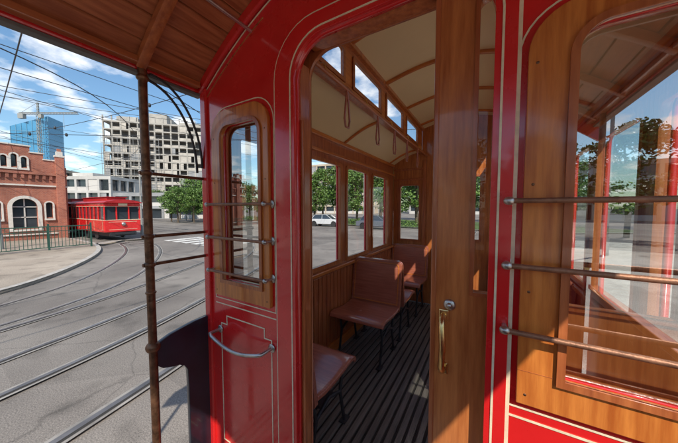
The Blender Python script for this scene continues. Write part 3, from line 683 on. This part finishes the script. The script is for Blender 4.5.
k=0
for (x,y,s) in ((-52,27,.95),(-41,21,.85),(-39,22.3,.95),(-37.5,23.7,.9),(-36.5,25.5,.9),(-44,25,1.0),(-46,22.5,.9),(-42,29,1.05),(-38,32,1.0),(-33,35,1.1),(-28,34,1.2),(-24,33,1.1),(-20,34,1.3),(-16,32,1.15),(-12,35,1.3),(-8,33,1.25),(-3,36,1.3),
   (-65,29,1.0),(-18,46,1.9),(-34,50,1.8),(-26,47,1.9),(-11,48,2.0),(-5,44,1.7),(-42,44,1.6),(1,46,1.8),(-48,38,1.4),
   (-26,-30,1.3),(-18,-32,1.4),(-10,-30,1.3),(-3,-31,1.4),(3,-24,1.3),(9,-26,1.5),(15,-23,1.4),(13.5,-19,1.2),(21,-22,1.4),(27,-18,1.4),(30,-8,1.4),(32,2,1.4),(31,12,1.5),(27,24,1.5),(18,36,1.4),(8,38,1.3)):
    tree(x,y,s,k); k+=1
rnd=random.Random(5); cs=[]
for i in range(170):
    a=rnd.uniform(0,6.283); d=rnd.uniform(125,150)
    x,y=math.cos(a)*d,math.sin(a)*d
    cs.append((Vector((x,y,rnd.uniform(1,4.5))),rnd.uniform(3,5.5)))
me=leafmesh('distant_trees',cs,60,.9,rnd); obj('distant_trees',me)
cs=[(Vector((-46+i*.75,31.5-.055*i+rnd.uniform(-.2,.2),.55)),rnd.uniform(.45,.65)) for i in range(60)]
me=leafmesh('hedge',cs,110,.09,rnd); obj('hedge',me)
# ============================================================ LIGHT
s=Vector((.52,-.75,0)).normalized(); el=R(44); sd_=Vector((s.x*math.cos(el),s.y*math.cos(el),math.sin(el)))
w=bpy.data.worlds.new('World'); sc.world=w; w.use_nodes=True; nt=w.node_tree; bg=nt.nodes['Background']
sky=nt.nodes.new('ShaderNodeTexSky'); sky.sky_type='NISHITA'; sky.sun_disc=False; sky.sun_elevation=el; sky.sun_rotation=math.atan2(s.x,s.y)
sky.air_density=1.3; sky.dust_density=.4; sky.ozone_density=3.0
tc=nt.nodes.new('ShaderNodeTexCoord'); sx=nt.nodes.new('ShaderNodeSeparateXYZ'); nt.links.new(tc.outputs['Generated'],sx.inputs[0])
ad=nt.nodes.new('ShaderNodeMath'); ad.operation='ADD'; ad.inputs[1].default_value=.18; nt.links.new(sx.outputs[2],ad.inputs[0])
mxx=nt.nodes.new('ShaderNodeMath'); mxx.operation='MAXIMUM'; mxx.inputs[1].default_value=.05; nt.links.new(ad.outputs[0],mxx.inputs[0])
cbv=nt.nodes.new('ShaderNodeCombineXYZ')
for i in (0,1):
    d=nt.nodes.new('ShaderNodeMath'); d.operation='DIVIDE'; nt.links.new(sx.outputs[i],d.inputs[0]); nt.links.new(mxx.outputs[0],d.inputs[1]); nt.links.new(d.outputs[0],cbv.inputs[i])
nz=nt.nodes.new('ShaderNodeTexNoise'); nz.inputs['Scale'].default_value=2.2; nz.inputs['Detail'].default_value=10; nz.inputs['Roughness'].default_value=.55; nt.links.new(cbv.outputs[0],nz.inputs[0])
cr_=nt.nodes.new('ShaderNodeValToRGB'); cr_.color_ramp.elements[0].position=.51; cr_.color_ramp.elements[1].position=.65; cr_.color_ramp.elements[1].color=(.92,.92,.92,1)
nt.links.new(nz.outputs[0],cr_.inputs[0])
tn=nt.nodes.new('ShaderNodeMix'); tn.data_type='RGBA'; tn.blend_type='MULTIPLY'; tn.inputs[0].default_value=1; tn.inputs[7].default_value=(.84,1.0,1.08,1); nt.links.new(sky.outputs[0],tn.inputs[6])
mi=nt.nodes.new('ShaderNodeMix'); mi.data_type='RGBA'; nt.links.new(cr_.outputs[0],mi.inputs[0]); nt.links.new(tn.outputs[2],mi.inputs[6]); mi.inputs[7].default_value=(10,9.8,9.5,1)
nt.links.new(mi.outputs[2],bg.inputs[0]); bg.inputs[1].default_value=.15
sl=bpy.data.lights.new('sun','SUN'); sl.energy=5.0; sl.angle=R(.5); sl.color=(1,.93,.82)
so=bpy.data.objects.new('sun',sl); COL.objects.link(so); so.rotation_euler=sd_.to_track_quat('Z','Y').to_euler(); so.location=(0,0,50)
cam=bpy.data.cameras.new('camera'); cam.sensor_width=36; cam.lens=36*255/678; cam.clip_start=.02; cam.clip_end=3000
co=bpy.data.objects.new('camera',cam); COL.objects.link(co); co.location=(0,0,CH); co.rotation_euler=(R(87),0,R(30.6)); sc.camera=co
sc.view_settings.view_transform='Standard'; sc.view_settings.look='None'; sc.view_settings.exposure=0
